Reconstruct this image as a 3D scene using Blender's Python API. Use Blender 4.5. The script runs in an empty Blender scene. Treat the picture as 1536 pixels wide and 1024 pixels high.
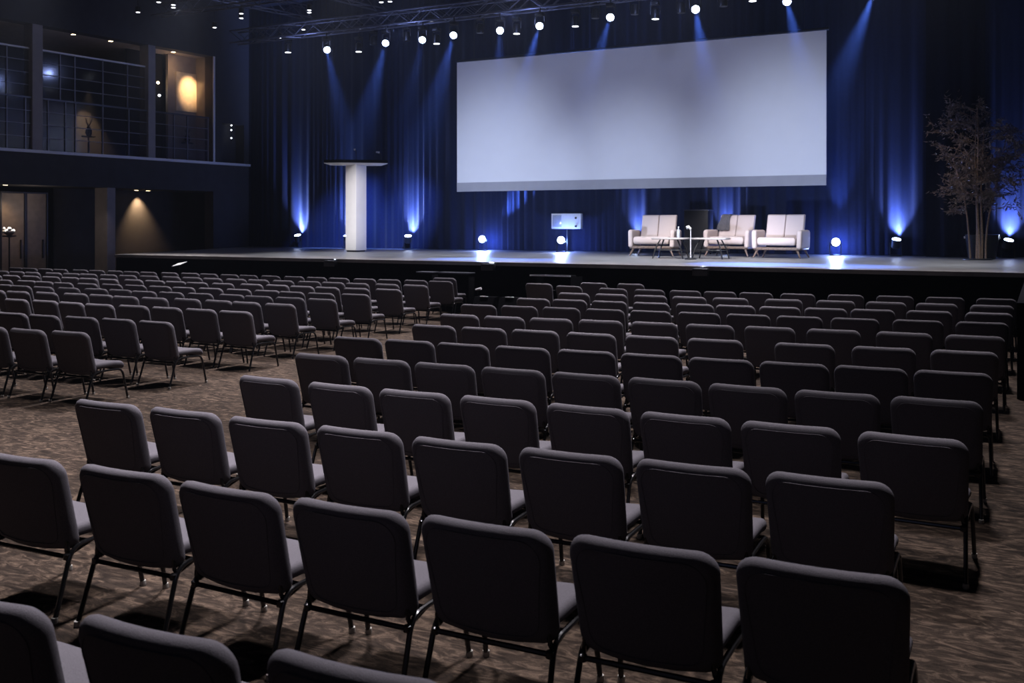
import bpy, bmesh, math, random
from mathutils import Vector, Matrix
random.seed(7)
scn = bpy.context.scene
col = scn.collection
R = math.radians
# ------------------------------------------------------------------ camera
TH = R(28.0); CT, ST = math.cos(TH), math.sin(TH)
FPX = 1500.0; HY = 336.0; HC = 2.0
cam = bpy.data.cameras.new('camera'); camo = bpy.data.objects.new('camera', cam); col.objects.link(camo)
camo.location = (0, 0, HC); camo.rotation_euler = (R(90), 0, TH)
cam.sensor_width = 36; cam.lens = 36*FPX/1536; cam.shift_y = -(512-HY)/1536
cam.clip_start = 0.05; cam.clip_end = 300
cam.dof.use_dof = True; cam.dof.focus_distance = 9.0; cam.dof.aperture_fstop = 4.5
scn.camera = camo
def atz(x, y, z):            # point of the view at a known height
    u = (x-768)/FPX; d = FPX*(HC-z)/(y-HY); l = u*d
    return Vector((l*CT-d*ST, l*ST+d*CT, z))
def aty(x, y, Y):            # point of the view on a plane parallel to the stage front
    u = (x-768)/FPX; d = Y/(u*ST+CT); l = u*d
    return Vector((l*CT-d*ST, Y, HC+(HY-y)*d/FPX))
# ------------------------------------------------------------------ materials
M = {}
def mat(name, c, rough=.6, metal=0., noise=0., scale=30., bump=0., spec=.5, c2=None, sheen=0., coat=0.):
    m = bpy.data.materials.new(name); m.use_nodes = True
    nt = m.node_tree; b = nt.nodes['Principled BSDF']
    b.inputs['Base Color'].default_value = (*c, 1); b.inputs['Roughness'].default_value = rough
    b.inputs['Metallic'].default_value = metal; b.inputs['Specular IOR Level'].default_value = spec
    if sheen: b.inputs['Sheen Weight'].default_value = sheen
    if coat: b.inputs['Coat Weight'].default_value = coat
    if noise or bump or c2:
        tc = nt.nodes.new('ShaderNodeTexCoord')
        n = nt.nodes.new('ShaderNodeTexNoise'); n.inputs['Scale'].default_value = scale; n.inputs['Detail'].default_value = 4
        nt.links.new(tc.outputs['Object'], n.inputs['Vector'])
        if noise or c2:
            mx = nt.nodes.new('ShaderNodeMix'); mx.data_type = 'RGBA'
            lo = c2 if c2 else tuple(max(0, v*(1-noise)) for v in c)
            hi = c if c2 else tuple(v*(1+noise) for v in c)
            mx.inputs[6].default_value = (*lo, 1); mx.inputs[7].default_value = (*hi, 1)
            rp = nt.nodes.new('ShaderNodeMapRange'); rp.inputs[1].default_value = .35; rp.inputs[2].default_value = .65
            nt.links.new(n.outputs['Fac'], rp.inputs[0]); nt.links.new(rp.outputs[0], mx.inputs[0])
            nt.links.new(mx.outputs[2], b.inputs['Base Color'])
        if bump:
            bp = nt.nodes.new('ShaderNodeBump'); bp.inputs['Strength'].default_value = bump; bp.inputs['Distance'].default_value = .01
            nt.links.new(n.outputs['Fac'], bp.inputs['Height']); nt.links.new(bp.outputs[0], b.inputs['Normal'])
    M[name] = m
    return m
def emis(name, c, s):
    m = bpy.data.materials.new(name); m.use_nodes = True; nt = m.node_tree
    b = nt.nodes['Principled BSDF']; b.inputs['Base Color'].default_value = (.8, .8, .8, 1)
    b.inputs['Emission Color'].default_value = (*c, 1); b.inputs['Emission Strength'].default_value = s
    n = nt.nodes.new('ShaderNodeTexNoise'); n.inputs['Scale'].default_value = 8
    M[name] = m
mat('chair_fabric', (.1, .094, .112), .85, noise=.16, scale=260, bump=.25, spec=.15)
mat('chair_metal', (.03, .03, .034), .22, metal=.7, spec=.5, noise=.1)
mat('glide', (.35, .34, .33), .4, noise=.1)
mat('wall_paint', (.045, .045, .052), .8, noise=.06, scale=3, spec=.2)
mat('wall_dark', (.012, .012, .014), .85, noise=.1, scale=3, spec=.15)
mat('pillar_paint', (.3, .28, .29), .8, noise=.05, scale=4, spec=.2)
mat('warm_wall', (.42, .36, .31), .8, noise=.06, scale=5, spec=.2)
mat('door_panel', (.2, .17, .15), .6, noise=.1, scale=6)
mat('ledge_metal', (.85, .85, .92), .35, noise=.05)
mat('ceiling_paint', (.012, .012, .015), .9, noise=.1, scale=2, spec=.1)
mat('truss_metal', (.1, .105, .135), .4, metal=.5, noise=.1)
mat('rail_metal', (.19, .19, .23), .4, metal=.3, noise=.1)
mat('fixture_black', (.012, .012, .014), .4, noise=.15, scale=20)
mat('black_skirt', (.0035, .0035, .005), .95, noise=.2, scale=8, spec=.05)
mat('curtain_navy', (.0045, .0078, .027), .9, noise=.12, scale=14, spec=.1, sheen=.15)
mat('curtain_black', (.006, .007, .013), .95, noise=.15, scale=14, spec=.05)
m_ = mat('screen_cloth_glow', (.78, .79, .82), .85, noise=.01, scale=3, spec=.1)
m_.node_tree.nodes['Principled BSDF'].inputs['Emission Color'].default_value = (.5, .55, .95, 1); m_.node_tree.nodes['Principled BSDF'].inputs['Emission Strength'].default_value = .085  # even bluish glow in the cloth stands in for projected light
mat('screen_band', (.4, .4, .44), .8, noise=.03, scale=4, spec=.1)
mat('podium_white', (.8, .77, .77), .5, noise=.02, scale=5)
mat('podium_black', (.01, .01, .014), .15, noise=.1)
mat('armchair_cloth', (.62, .52, .5), .85, noise=.1, scale=120, bump=.2, spec=.15)
mat('armchair_wood', (.16, .11, .09), .5, noise=.3, scale=20)
mat('table_top', (.5, .46, .46), .3, noise=.05)
mat('jacket_grey', (.1, .095, .11), .85, noise=.2, scale=30)
mat('bark', (.22, .15, .11), .8, noise=.3, scale=40, bump=.4)
mat('leaf', (.17, .13, .115), .35, noise=.7, scale=9, spec=.4)
mat('pot_black', (.012, .014, .02), .3, noise=.15)
mat('panel_white', (.82, .84, .88), .4, noise=.05)
mat('panel_glass', (.4, .43, .5), .15, noise=.1)
mat('art_canvas', (.8, .68, .52), .8, noise=.08, scale=7)
mat('flower_white', (.85, .82, .8), .7, noise=.05)
mat('bottle_clear', (.5, .55, .62), .08, noise=.05, spec=.8)
emis('lens_blue', (.55, .68, 1.0), 60)
emis('lens_white', (.9, .93, 1.0), 6)
emis('lens_warm', (1, .72, .42), 12)
def glassmat():
    m = bpy.data.materials.new('pane_glass'); m.use_nodes = True; nt = m.node_tree
    for n in list(nt.nodes): nt.nodes.remove(n)
    o = nt.nodes.new('ShaderNodeOutputMaterial'); t = nt.nodes.new('ShaderNodeBsdfTransparent'); g = nt.nodes.new('ShaderNodeBsdfGlossy')
    mx = nt.nodes.new('ShaderNodeMixShader'); fr = nt.nodes.new('ShaderNodeFresnel'); fr.inputs[0].default_value = 1.5
    t.inputs[0].default_value = (.82, .84, .88, 1); g.inputs['Roughness'].default_value = .1
    ns = nt.nodes.new('ShaderNodeTexNoise'); ns.inputs['Scale'].default_value = .8
    bp = nt.nodes.new('ShaderNodeBump'); bp.inputs['Strength'].default_value = .04
    nt.links.new(ns.outputs['Fac'], bp.inputs['Height']); nt.links.new(bp.outputs[0], g.inputs['Normal'])
    nt.links.new(fr.outputs[0], mx.inputs[0]); nt.links.new(t.outputs[0], mx.inputs[1]); nt.links.new(g.outputs[0], mx.inputs[2])
    nt.links.new(mx.outputs[0], o.inputs[0]); M['pane_glass'] = m
glassmat()
def carpetmat():
    m = bpy.data.materials.new('carpet'); m.use_nodes = True; nt = m.node_tree; b = nt.nodes['Principled BSDF']
    tc = nt.nodes.new('ShaderNodeTexCoord')
    mp = nt.nodes.new('ShaderNodeMapping'); mp.inputs['Scale'].default_value = (1, 2.4, 1); mp.inputs['Rotation'].default_value = (0, 0, R(35))
    n1 = nt.nodes.new('ShaderNodeTexNoise'); n1.inputs['Scale'].default_value = 5.5; n1.inputs['Detail'].default_value = 5; n1.inputs['Roughness'].default_value = .65; n1.inputs['Distortion'].default_value = 1.6
    n2 = nt.nodes.new('ShaderNodeTexNoise'); n2.inputs['Scale'].default_value = 160; n2.inputs['Detail'].default_value = 3
    nt.links.new(tc.outputs['Object'], mp.inputs[0]); nt.links.new(mp.outputs[0], n1.inputs['Vector']); nt.links.new(tc.outputs['Object'], n2.inputs['Vector'])
    r1 = nt.nodes.new('ShaderNodeValToRGB'); e = r1.color_ramp.elements
    e[0].position = .34; e[0].color = (.014, .0102, .0085, 1); e[1].position = .68; e[1].color = (.118, .084, .063, 1)
    k = e.new(.5); k.color = (.035, .025, .0195, 1)
    nt.links.new(n1.outputs['Fac'], r1.inputs[0])
    mx = nt.nodes.new('ShaderNodeMix'); mx.data_type = 'RGBA'; mx.blend_type = 'OVERLAY'; mx.inputs[0].default_value = .55
    nt.links.new(r1.outputs[0], mx.inputs[6]); nt.links.new(n2.outputs['Fac'], mx.inputs[7])
    nt.links.new(mx.outputs[2], b.inputs['Base Color'])
    b.inputs['Roughness'].default_value = .95; b.inputs['Specular IOR Level'].default_value = .1
    bp = nt.nodes.new('ShaderNodeBump'); bp.inputs['Strength'].default_value = .4; bp.inputs['Distance'].default_value = .01
    nt.links.new(n2.outputs['Fac'], bp.inputs['Height']); nt.links.new(bp.outputs[0], b.inputs['Normal'])
    M['carpet'] = m
carpetmat()
def stagemat():
    m = bpy.data.materials.new('stage_boards'); m.use_nodes = True; nt = m.node_tree; b = nt.nodes['Principled BSDF']
    tc = nt.nodes.new('ShaderNodeTexCoord'); n = nt.nodes.new('ShaderNodeTexNoise'); n.inputs['Scale'].default_value = 1.2; n.inputs['Detail'].default_value = 6; n.inputs['Roughness'].default_value = .7
    nt.links.new(tc.outputs['Object'], n.inputs['Vector'])
    r1 = nt.nodes.new('ShaderNodeValToRGB'); e = r1.color_ramp.elements
    e[0].position = .3; e[0].color = (.14, .137, .137, 1); e[1].position = .7; e[1].color = (.28, .27, .27, 1)
    nt.links.new(n.outputs['Fac'], r1.inputs[0]); nt.links.new(r1.outputs[0], b.inputs['Base Color'])
    r2 = nt.nodes.new('ShaderNodeMapRange'); r2.inputs[3].default_value = .28; r2.inputs[4].default_value = .5
    nt.links.new(n.outputs['Fac'], r2.inputs[0]); nt.links.new(r2.outputs[0], b.inputs['Roughness'])
    M['stage_boards'] = m
stagemat()
# ------------------------------------------------------------------ mesh helpers
class MB:
    def __init__(s): s.v = []; s.f = []; s.X = Matrix.Identity(4)
    def add(s, vs, fs):
        o = len(s.v); s.v += [tuple(s.X @ Vector(p)) for p in vs]; s.f += [tuple(i+o for i in f) for f in fs]
    def box(s, a, b, bev=0.):
        x0, y0, z0 = a; x1, y1, z1 = b
        if bev <= 0:
            s.add([(x0,y0,z0),(x1,y0,z0),(x1,y1,z0),(x0,y1,z0),(x0,y0,z1),(x1,y0,z1),(x1,y1,z1),(x0,y1,z1)],
                  [(0,3,2,1),(4,5,6,7),(0,1,5,4),(1,2,6,5),(2,3,7,6),(3,0,4,7)])
        else:
            bm = bmesh.new(); bmesh.ops.create_cube(bm, size=1)
            for v in bm.verts: v.co = Vector((x0+(v.co.x+.5)*(x1-x0), y0+(v.co.y+.5)*(y1-y0), z0+(v.co.z+.5)*(z1-z0)))
            bmesh.ops.bevel(bm, geom=bm.edges[:], offset=min(bev, .49*min(x1-x0, y1-y0, z1-z0)), segments=3, profile=.5, affect='EDGES')
            bm.verts.index_update(); s.add([v.co.copy() for v in bm.verts], [tuple(v.index for v in f.verts) for f in bm.faces]); bm.free()
    def tube(s, pts, r, n=8, r2=None, cap=True):
        pts = [Vector(p) for p in pts]; k = len(pts); vs = []; fs = []
        up = Vector((0, 0, 1)); pn = None
        for i, p in enumerate(pts):
            t = (pts[min(i+1, k-1)]-pts[max(i-1, 0)]).normalized()
            if pn is None:
                a = up if abs(t.z) < .9 else Vector((1, 0, 0)); nn = (a - t*a.dot(t)).normalized()
            else: nn = (pn - t*pn.dot(t)).normalized()
            pn = nn; bn = t.cross(nn)
            rr = r if r2 is None else r+(r2-r)*i/(k-1)
            for j in range(n):
                a = 2*math.pi*j/n; vs.append(p+nn*math.cos(a)*rr+bn*math.sin(a)*rr)
        for i in range(k-1):
            for j in range(n):
                fs.append((i*n+j, i*n+(j+1) % n, (i+1)*n+(j+1) % n, (i+1)*n+j))
        if cap: fs += [tuple(range(n-1, -1, -1)), tuple((k-1)*n+j for j in range(n))]
        s.add(vs, fs)
    def lathe(s, prof, n=20, c=(0, 0, 0)):
        vs = []; fs = []; k = len(prof)
        for r, z in prof:
            for j in range(n):
                a = 2*math.pi*j/n; vs.append((c[0]+r*math.cos(a), c[1]+r*math.sin(a), c[2]+z))
        for i in range(k-1):
            for j in range(n): fs.append((i*n+j, i*n+(j+1) % n, (i+1)*n+(j+1) % n, (i+1)*n+j))
        fs += [tuple(range(n-1, -1, -1)), tuple((k-1)*n+j for j in range(n))]
        s.add(vs, fs)
    def pad(s, a, b, rt, rb, th, fn, er=.02, n=6, dome=0., taper=0.):
        """rounded-rectangle cushion: half width a, half height b, corner radii, thickness; fn maps (p,q,t) to 3-D"""
        def ring(ins):
            out = []
            A, B = a-ins, b-ins
            for (sx, sy, r) in ((1, -1, rb), (1, 1, rt), (-1, 1, rt), (-1, -1, rb)):
                r = max(r-ins, .006); r = min(r, A*.98, B*.98)
                st = {(1,-1): -90, (1,1): 0, (-1,1): 90, (-1,-1): 180}[(sx, sy)]
                # extra points along the straight side come from the next corner
                for i in range(n+1):
                    t = R(st+90*i/n); out.append((sx*(A-r)+r*math.cos(t), sy*(B-r)+r*math.sin(t)))
                # subdivide straight run to the next corner
                nx = {(1,-1): (1,1,rt), (1,1): (-1,1,rt), (-1,1): (-1,-1,rb), (-1,-1): (1,-1,rb)}[(sx, sy)]
                rn = min(max(nx[2]-ins, .006), A*.98, B*.98); tn = R({(1,-1): -90, (1,1): 0, (-1,1): 90, (-1,-1): 180}[nx[:2]])
                q = (nx[0]*(A-rn)+rn*math.cos(tn), nx[1]*(B-rn)+rn*math.sin(tn)); p = out[-1]
                for i in range(1, 4): out.append((p[0]+(q[0]-p[0])*i/4, p[1]+(q[1]-p[1])*i/4))
            return out
        prof = []
        h = th/2
        mx = min(a, b)
        for ins in (mx*.92, mx*.6, mx*.3): prof.append((ins, -h-dome*(ins/mx)))
        prof.append((er*1.2, -h))
        for i in range(0, 7):
            t = R(-90+30*i); prof.append((er-er*math.cos(t), h*math.sin(t) if i not in (0, 6) else h*math.sin(t)))
        prof.append((er*1.2, h))
        for ins in (mx*.3, mx*.6, mx*.92): prof.append((ins, h+dome*(ins/mx)))
        vs = []; fs = []; m = None
        for ins, t in prof:
            rg = ring(ins); m = len(rg)
            for (p, q) in rg:
                p *= 1 - taper*(.5-q/(2*b))
                vs.append(fn(p, q, t))
        k = len(prof)
        for i in range(k-1):
            for j in range(m): fs.append((i*m+j, i*m+(j+1) % m, (i+1)*m+(j+1) % m, (i+1)*m+j))
        fs += [tuple(range(m-1, -1, -1)), tuple((k-1)*m+j for j in range(m))]
        s.add(vs, fs)
    def build(s, name, m, parent=None, smooth=True, loc=None, angle=40):
        me = bpy.data.meshes.new(name); me.from_pydata(s.v, [], s.f); me.update()
        bm = bmesh.new(); bm.from_mesh(me); bmesh.ops.recalc_face_normals(bm, faces=bm.faces[:])
        for f in bm.faces: f.smooth = smooth
        if smooth:
            for e in bm.edges:
                if len(e.link_faces) == 2 and e.calc_face_angle(0) > R(angle): e.smooth = False
        bm.to_mesh(me); bm.free()
        me.materials.append(M[m])
        o = bpy.data.objects.new(name, me); col.objects.link(o)
        if parent: o.parent = parent
        if loc is not None: o.location = loc
        return o
def tag(o, label=None, cat=None, group=None, kind=None):
    if label: o['label'] = label
    if cat: o['category'] = cat
    if group: o['group'] = group
    if kind: o['kind'] = kind
    return o
def thing(name, label, cat, loc=(0, 0, 0), rz=0., group=None):
    o = bpy.data.objects.new(name, None); col.objects.link(o); o.empty_display_size = .2
    o.location = loc; o.rotation_euler = (0, 0, rz)
    return tag(o, label, cat, group)
def struct(o, label=None): return tag(o, label, None, None, 'structure')
def copy_tree(o, parent=None, skip=()):
    c = o.copy(); col.objects.link(c)
    if parent: c.parent = parent
    for ch in list(o.children):
        if ch.name.split('.')[0] not in skip: copy_tree(ch, c, skip)
    return c
def rc(pts, r, n=6):          # polyline with rounded corners
    pts = [Vector(p) for p in pts]; out = [pts[0]]
    for i in range(1, len(pts)-1):
        p, q, s_ = pts[i-1], pts[i], pts[i+1]
        a = (p-q); b = (s_-q); rr = min(r, a.length*.45, b.length*.45)
        A = q+a.normalized()*rr; B = q+b.normalized()*rr
        for k in range(n+1):
            t = k/n; out.append(A*(1-t)**2+q*2*t*(1-t)+B*t*t)
    out.append(pts[-1]); return out
def light(name, kind, loc, target, power, color, size=30, blend=.5, rad=.1):
    l = bpy.data.lights.new(name, kind); l.energy = power; l.color = color
    if kind == 'SPOT': l.spot_size = R(size); l.spot_blend = blend; l.shadow_soft_size = rad
    elif kind == 'POINT': l.shadow_soft_size = rad
    elif kind == 'AREA': l.size = rad
    o = bpy.data.objects.new(name, l); col.objects.link(o); o.location = loc
    if target is not None:
        d = Vector(target)-Vector(loc); o.rotation_euler = d.to_track_quat('-Z', 'Y').to_euler()
    return o
ORD = ['', 'first', 'second', 'third', 'fourth', 'fifth', 'sixth', 'seventh', 'eighth', 'ninth', 'tenth', 'eleventh', 'twelfth', 'thirteenth',
       'fourteenth', 'fifteenth', 'sixteenth', 'seventeenth', 'eighteenth', 'nineteenth', 'twentieth', 'twenty-first', 'twenty-second', 'twenty-third', 'twenty-fourth']
# ------------------------------------------------------------------ setting
ZS = 1.138; YF = 19.8; YB = 29.0; ZC = 10.2; XSL = None
b = MB(); b.box((-46, -3, -.1), (8, 30, 0)); struct(b.build('floor', 'carpet', smooth=False), 'brown mottled carpet')
b = MB(); b.box((-46, -3, ZC), (8, 30, ZC+.2)); struct(b.build('ceiling', 'ceiling_paint', smooth=False))
b = MB(); b.box((-46, YB+.6, 0), (8, YB+.8, ZC)); struct(b.build('wall_back', 'wall_dark', smooth=False))
# left wall with balcony (its own frame: s along the wall towards the stage, n into the wall, z up)
pc = aty(374, 300, YB); WX, WY = pc.x, pc.y
wd = Vector((.068, .9977, 0)).normalized(); wn = Vector((-wd.y, wd.x, 0))
def wp(s, n, z): return (WX+wd.x*s+wn.x*n, WY+wd.y*s+wn.y*n, z)
WM = Matrix(((wd.x, wn.x, 0, WX), (wd.y, wn.y, 0, WY), (0, 0, 1, 0), (0, 0, 0, 1)))
def ws(px, n=0.):            # position along the wall seen at a given column
    u = (px-768)/FPX; dx, dy = u*CT-ST, u*ST+CT      # ray direction
    ox, oy = WX+wn.x*n, WY+wn.y*n
    # t*(dx,dy) = o + s*wd
    det = dx*(-wd.y)+wd.x*dy
    return (dx*oy-dy*ox)/(dy*wd.x-dx*wd.y)
def wbox(mb, s0, s1, n0, n1, z0, z1, bev=0):
    mb.X = WM; mb.box((min(s0, s1), n0, z0), (max(s0, s1), n1, z1), bev); mb.X = Matrix.Identity(4)
s_end = ws(374); s320 = ws(320); s233 = ws(233); s222 = ws(222); s64 = ws(64); s48 = ws(48); s172 = ws(172); s142 = ws(142); sL = ws(-60)
n333, n366 = ws(333), ws(366)
ZL, ZSOF, ZH, ZM, ZR = 4.25, 3.2, 8.15, 5.88, 7.4
b = MB()
wbox(b, sL-12, s_end+.6, 0, .45, ZH, ZC)                 # header over the balcony
wbox(b, sL-12, s_end+.6, 0, .45, ZSOF, ZL)               # fascia band
wbox(b, s320, s_end+.6, 0, .45, 0, ZSOF)                 # pier beside the stage
wbox(b, s320, n333, 0, .45, ZL, ZH); wbox(b, n366, s_end+.6, 0, .45, ZL, ZH); wbox(b, n333, n366, 0, .45, 5.75, ZH)
wbox(b, n333, n366, .45, .55, ZL, 5.8)
struct(b.build('wall_left', 'wall_paint', smooth=False))
b = MB(); wbox(b, sL-12, s_end, -.07, .0, ZL-.06, ZL+.03); struct(b.build('trim_1', 'ledge_metal', smooth=False), 'pale ledge along the balcony edge')
b = MB(); wbox(b, sL-12, s_end+.6, .45, 5.2, ZL-.25, ZL-.02); struct(b.build('floor_balcony', 'wall_paint', smooth=False))
b = MB(); wbox(b, sL-12, s_end+.6, .45, 5.2, ZSOF, ZSOF+.2); struct(b.build('ceiling_under_balcony', 'wall_paint', smooth=False))
b = MB(); wbox(b, sL-12, s_end+.6, .45, 5.2, ZH, ZH+.15); struct(b.build('ceiling_balcony', 'warm_wall', smooth=False))
b = MB(); wbox(b, sL-12, s_end+.6, 4.2, 4.4, ZL-.02, ZH); struct(b.build('wall_balcony', 'wall_paint', smooth=False))
b = MB(); wbox(b, s142-.2, s_end+.6, 1.9, 2.1, 0, ZSOF); struct(b.build('wall_under_balcony', 'wall_paint', smooth=False))
b = MB(); wbox(b, sL-12, s142-.2, 2.0, 2.2, 0, ZSOF); struct(b.build('wall_foyer', 'wall_dark', smooth=False))
# niche in the bright bay
b = MB()
nb = .95
wbox(b, ws(252, nb), s320, nb, nb+.12, ZL-.02, ZH); wbox(b, s320, s320+.08, .0, nb+.12, ZL, ZH)
struct(b.build('wall_niche', 'warm_wall', smooth=False), 'warm lit niche at the end of the balcony')
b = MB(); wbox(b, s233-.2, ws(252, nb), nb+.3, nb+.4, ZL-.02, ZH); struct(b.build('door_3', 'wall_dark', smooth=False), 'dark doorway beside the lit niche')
b = MB(); wbox(b, s320-.02, s320+.06, -.03, .0, ZL+.03, ZH); struct(b.build('trim_2', 'ledge_metal', smooth=False), 'pale metal corner strip beside the lit niche')
for i, (a0, a1, z0, z1, m, lab) in enumerate(((s48, s64, ZL, ZH, 'pillar_paint', 'upper balcony pillar'), (s222, s233, ZL, ZH, 'pillar_paint', 'slim pillar beside the lit niche'),
                                   (ws(142, .6), s172, 0, ZSOF, 'pillar_paint', 'grey pillar under the balcony'))):
    b = MB(); wbox(b, a0, a1, -.02 if i < 2 else -.05, .45 if i < 2 else .6, z0, z1, .02); struct(b.build('pillar', m, smooth=False), lab)
# doors in the foyer under the balcony
for i, (p0, p1) in enumerate(((2, 36), (40, 69))):
    d0, d1 = ws(p0, 1.5), ws(p1, 1.5)
    b = MB(); wbox(b, d0, d1, 1.5, 1.58, 0, 2.98, .01)
    o = struct(b.build('door_%d' % (i+1), 'door_panel', smooth=False), 'brown door panel under the balcony, %s' % ('lit by warm light' if i == 0 else 'with a thin dark bar'))
    b = MB(); sm = (d0+d1)/2
    wbox(b, d1-.14, d1-.11, 1.44, 1.5, .9, 1.5); b.build('door_handle', 'fixture_black', o)
    b = MB(); wbox(b, d0-.05, d0, 1.46, 1.6, 0, 3.03); wbox(b, d1, d1+.05, 1.46, 1.6, 0, 3.03); wbox(b, d0, d1, 1.46, 1.6, 2.98, 3.03); b.build('door_frame', 'fixture_black', o, smooth=False)
# stage
xl = aty(172, 380, YF).x
def stage():
    t = thing('stage', 'raised stage platform with pale worn floor and black front', 'stage', (0, 0, 0))
    b = MB(); fp = [(xl, YF), (6, YF), (6, YB+.55), (WX+.05, YB+.55), (WX+.05, YB-.2)]; n = len(fp)
    b.add([(x, y, ZS-.08) for x, y in fp]+[(x, y, ZS) for x, y in fp], [tuple(range(n-1, -1, -1)), tuple(range(n, 2*n))]+[(i, (i+1) % n, n+(i+1) % n, n+i) for i in range(n)])
    b.build('stage_floor', 'stage_boards', t, smooth=False)
    b = MB(); b.box((xl+.02, YF+.03, 0), (6, YF+.08, ZS-.08)); b.build('front_skirt', 'black_skirt', t, smooth=False)
    b = MB(); x2, y2 = WX+.1, YB-.25; x1, y1 = xl+.04, YF+.1; b.add([(x1, y1, 0), (x2, y2, 0), (x2+.05, y2, 0), (x1+.05, y1, 0), (x1, y1, ZS-.08), (x2, y2, ZS-.08), (x2+.05, y2, ZS-.08), (x1+.05, y1, ZS-.08)], [(0,3,2,1),(4,5,6,7),(0,1,5,4),(1,2,6,5),(2,3,7,6),(3,0,4,7)]); b.build('side_skirt', 'black_skirt', t, smooth=False)
stage()
# backdrop curtain
def drape(x0, x1, y, z0, z1, amp, wl, seed):
    rnd = random.Random(seed); b = MB(); n = int((x1-x0)/.07); vs = []; fs = []
    ph = 0; zs = (z0, z0+.8, z0+2.5, (z0+z1)/2, z1); prof = []
    for i in range(n+1):
        x = x0+(x1-x0)*i/n
        ph += .07*2*math.pi/wl*(1+.5*math.sin(x*1.7+seed)+.3*rnd.uniform(-1, 1))
        prof.append((x, math.sin(ph)+.35*math.sin(2.3*ph+1)))
    for k, z in enumerate(zs):
        a = amp*(1.15-.4*k/len(zs))
        for x, s in prof: vs.append((x, y+s*a, z))
    w = n+1
    for k in range(len(zs)-1):
        for i in range(n): fs.append((k*w+i, k*w+i+1, (k+1)*w+i+1, (k+1)*w+i))
    # real thickness: a second skin just behind
    o = len(vs); vs += [(p[0], p[1]+.02, p[2]) for p in vs]; fs += [tuple(reversed([j+o for j in f])) for f in fs]
    b.add(vs, fs); return b
o = drape(WX-.3, 6, YB, ZS+.01, ZC-.02, .034, .3, 3).build('backdrop_curtain', 'curtain_navy', angle=180)
tag(o, 'tall navy pleated curtain hanging across the back of the stage', 'curtain')
xa, xb = aty(1389, 300, 28.35).x, aty(1478, 300, 28.35).x
o = drape(xa, xb, 28.3, ZS+.01, ZC-.02, .07, .38, 9).build('leg_curtain', 'curtain_black', angle=180)
tag(o, 'black pleated leg curtain behind the potted tree', 'curtain')
# black block added to stand in for the dark floor strip
b = MB(); b.box((-.27, 12.8, 0), (4, YF-.02, 1.1)); o = b.build('dark_strip_block', 'black_skirt', smooth=False)
tag(o, 'black block added in place of the dark floor strip beside the outer seat ends', 'added block')
# ------------------------------------------------------------------ projection screen
YSC = 28.1
pl, pr = aty(685.5, 288, YSC), aty(1239.5, 277, YSC)
zt = (aty(685, 95, YSC).z+aty(1239.5, 44, YSC).z)/2; zb = (pl.z+pr.z)/2
t = thing('projection_screen', 'large blank white projection screen hanging above the stage', 'screen', (0, 0, 0))
b = MB(); b.box((pl.x, YSC, zb+.29), (pr.x, YSC+.03, zt)); b.build('screen_surface', 'screen_cloth_glow', t, smooth=False)
b = MB(); b.box((pl.x, YSC-.012, zb), (pr.x, YSC+.03, zb+.29)); o = b.build('bottom_border', 'screen_band', t, smooth=False); o['label'] = 'grey strip along the bottom edge'
b = MB()
b.tube([(pl.x-.05, YSC+.08, zt+.05), (pr.x+.05, YSC+.08, zt+.05)], .045, 10)
b.build('roller_bar', 'fixture_black', t)
for k in range(4):
    b = MB(); x = pl.x+.6+(pr.x-pl.x-1.2)*k/3; b.tube([(x, YSC+.08, zt+.05), (x, YSC+.08, ZC)], .008, 6); b.build('hanging_cable', 'fixture_black', t)
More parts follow.
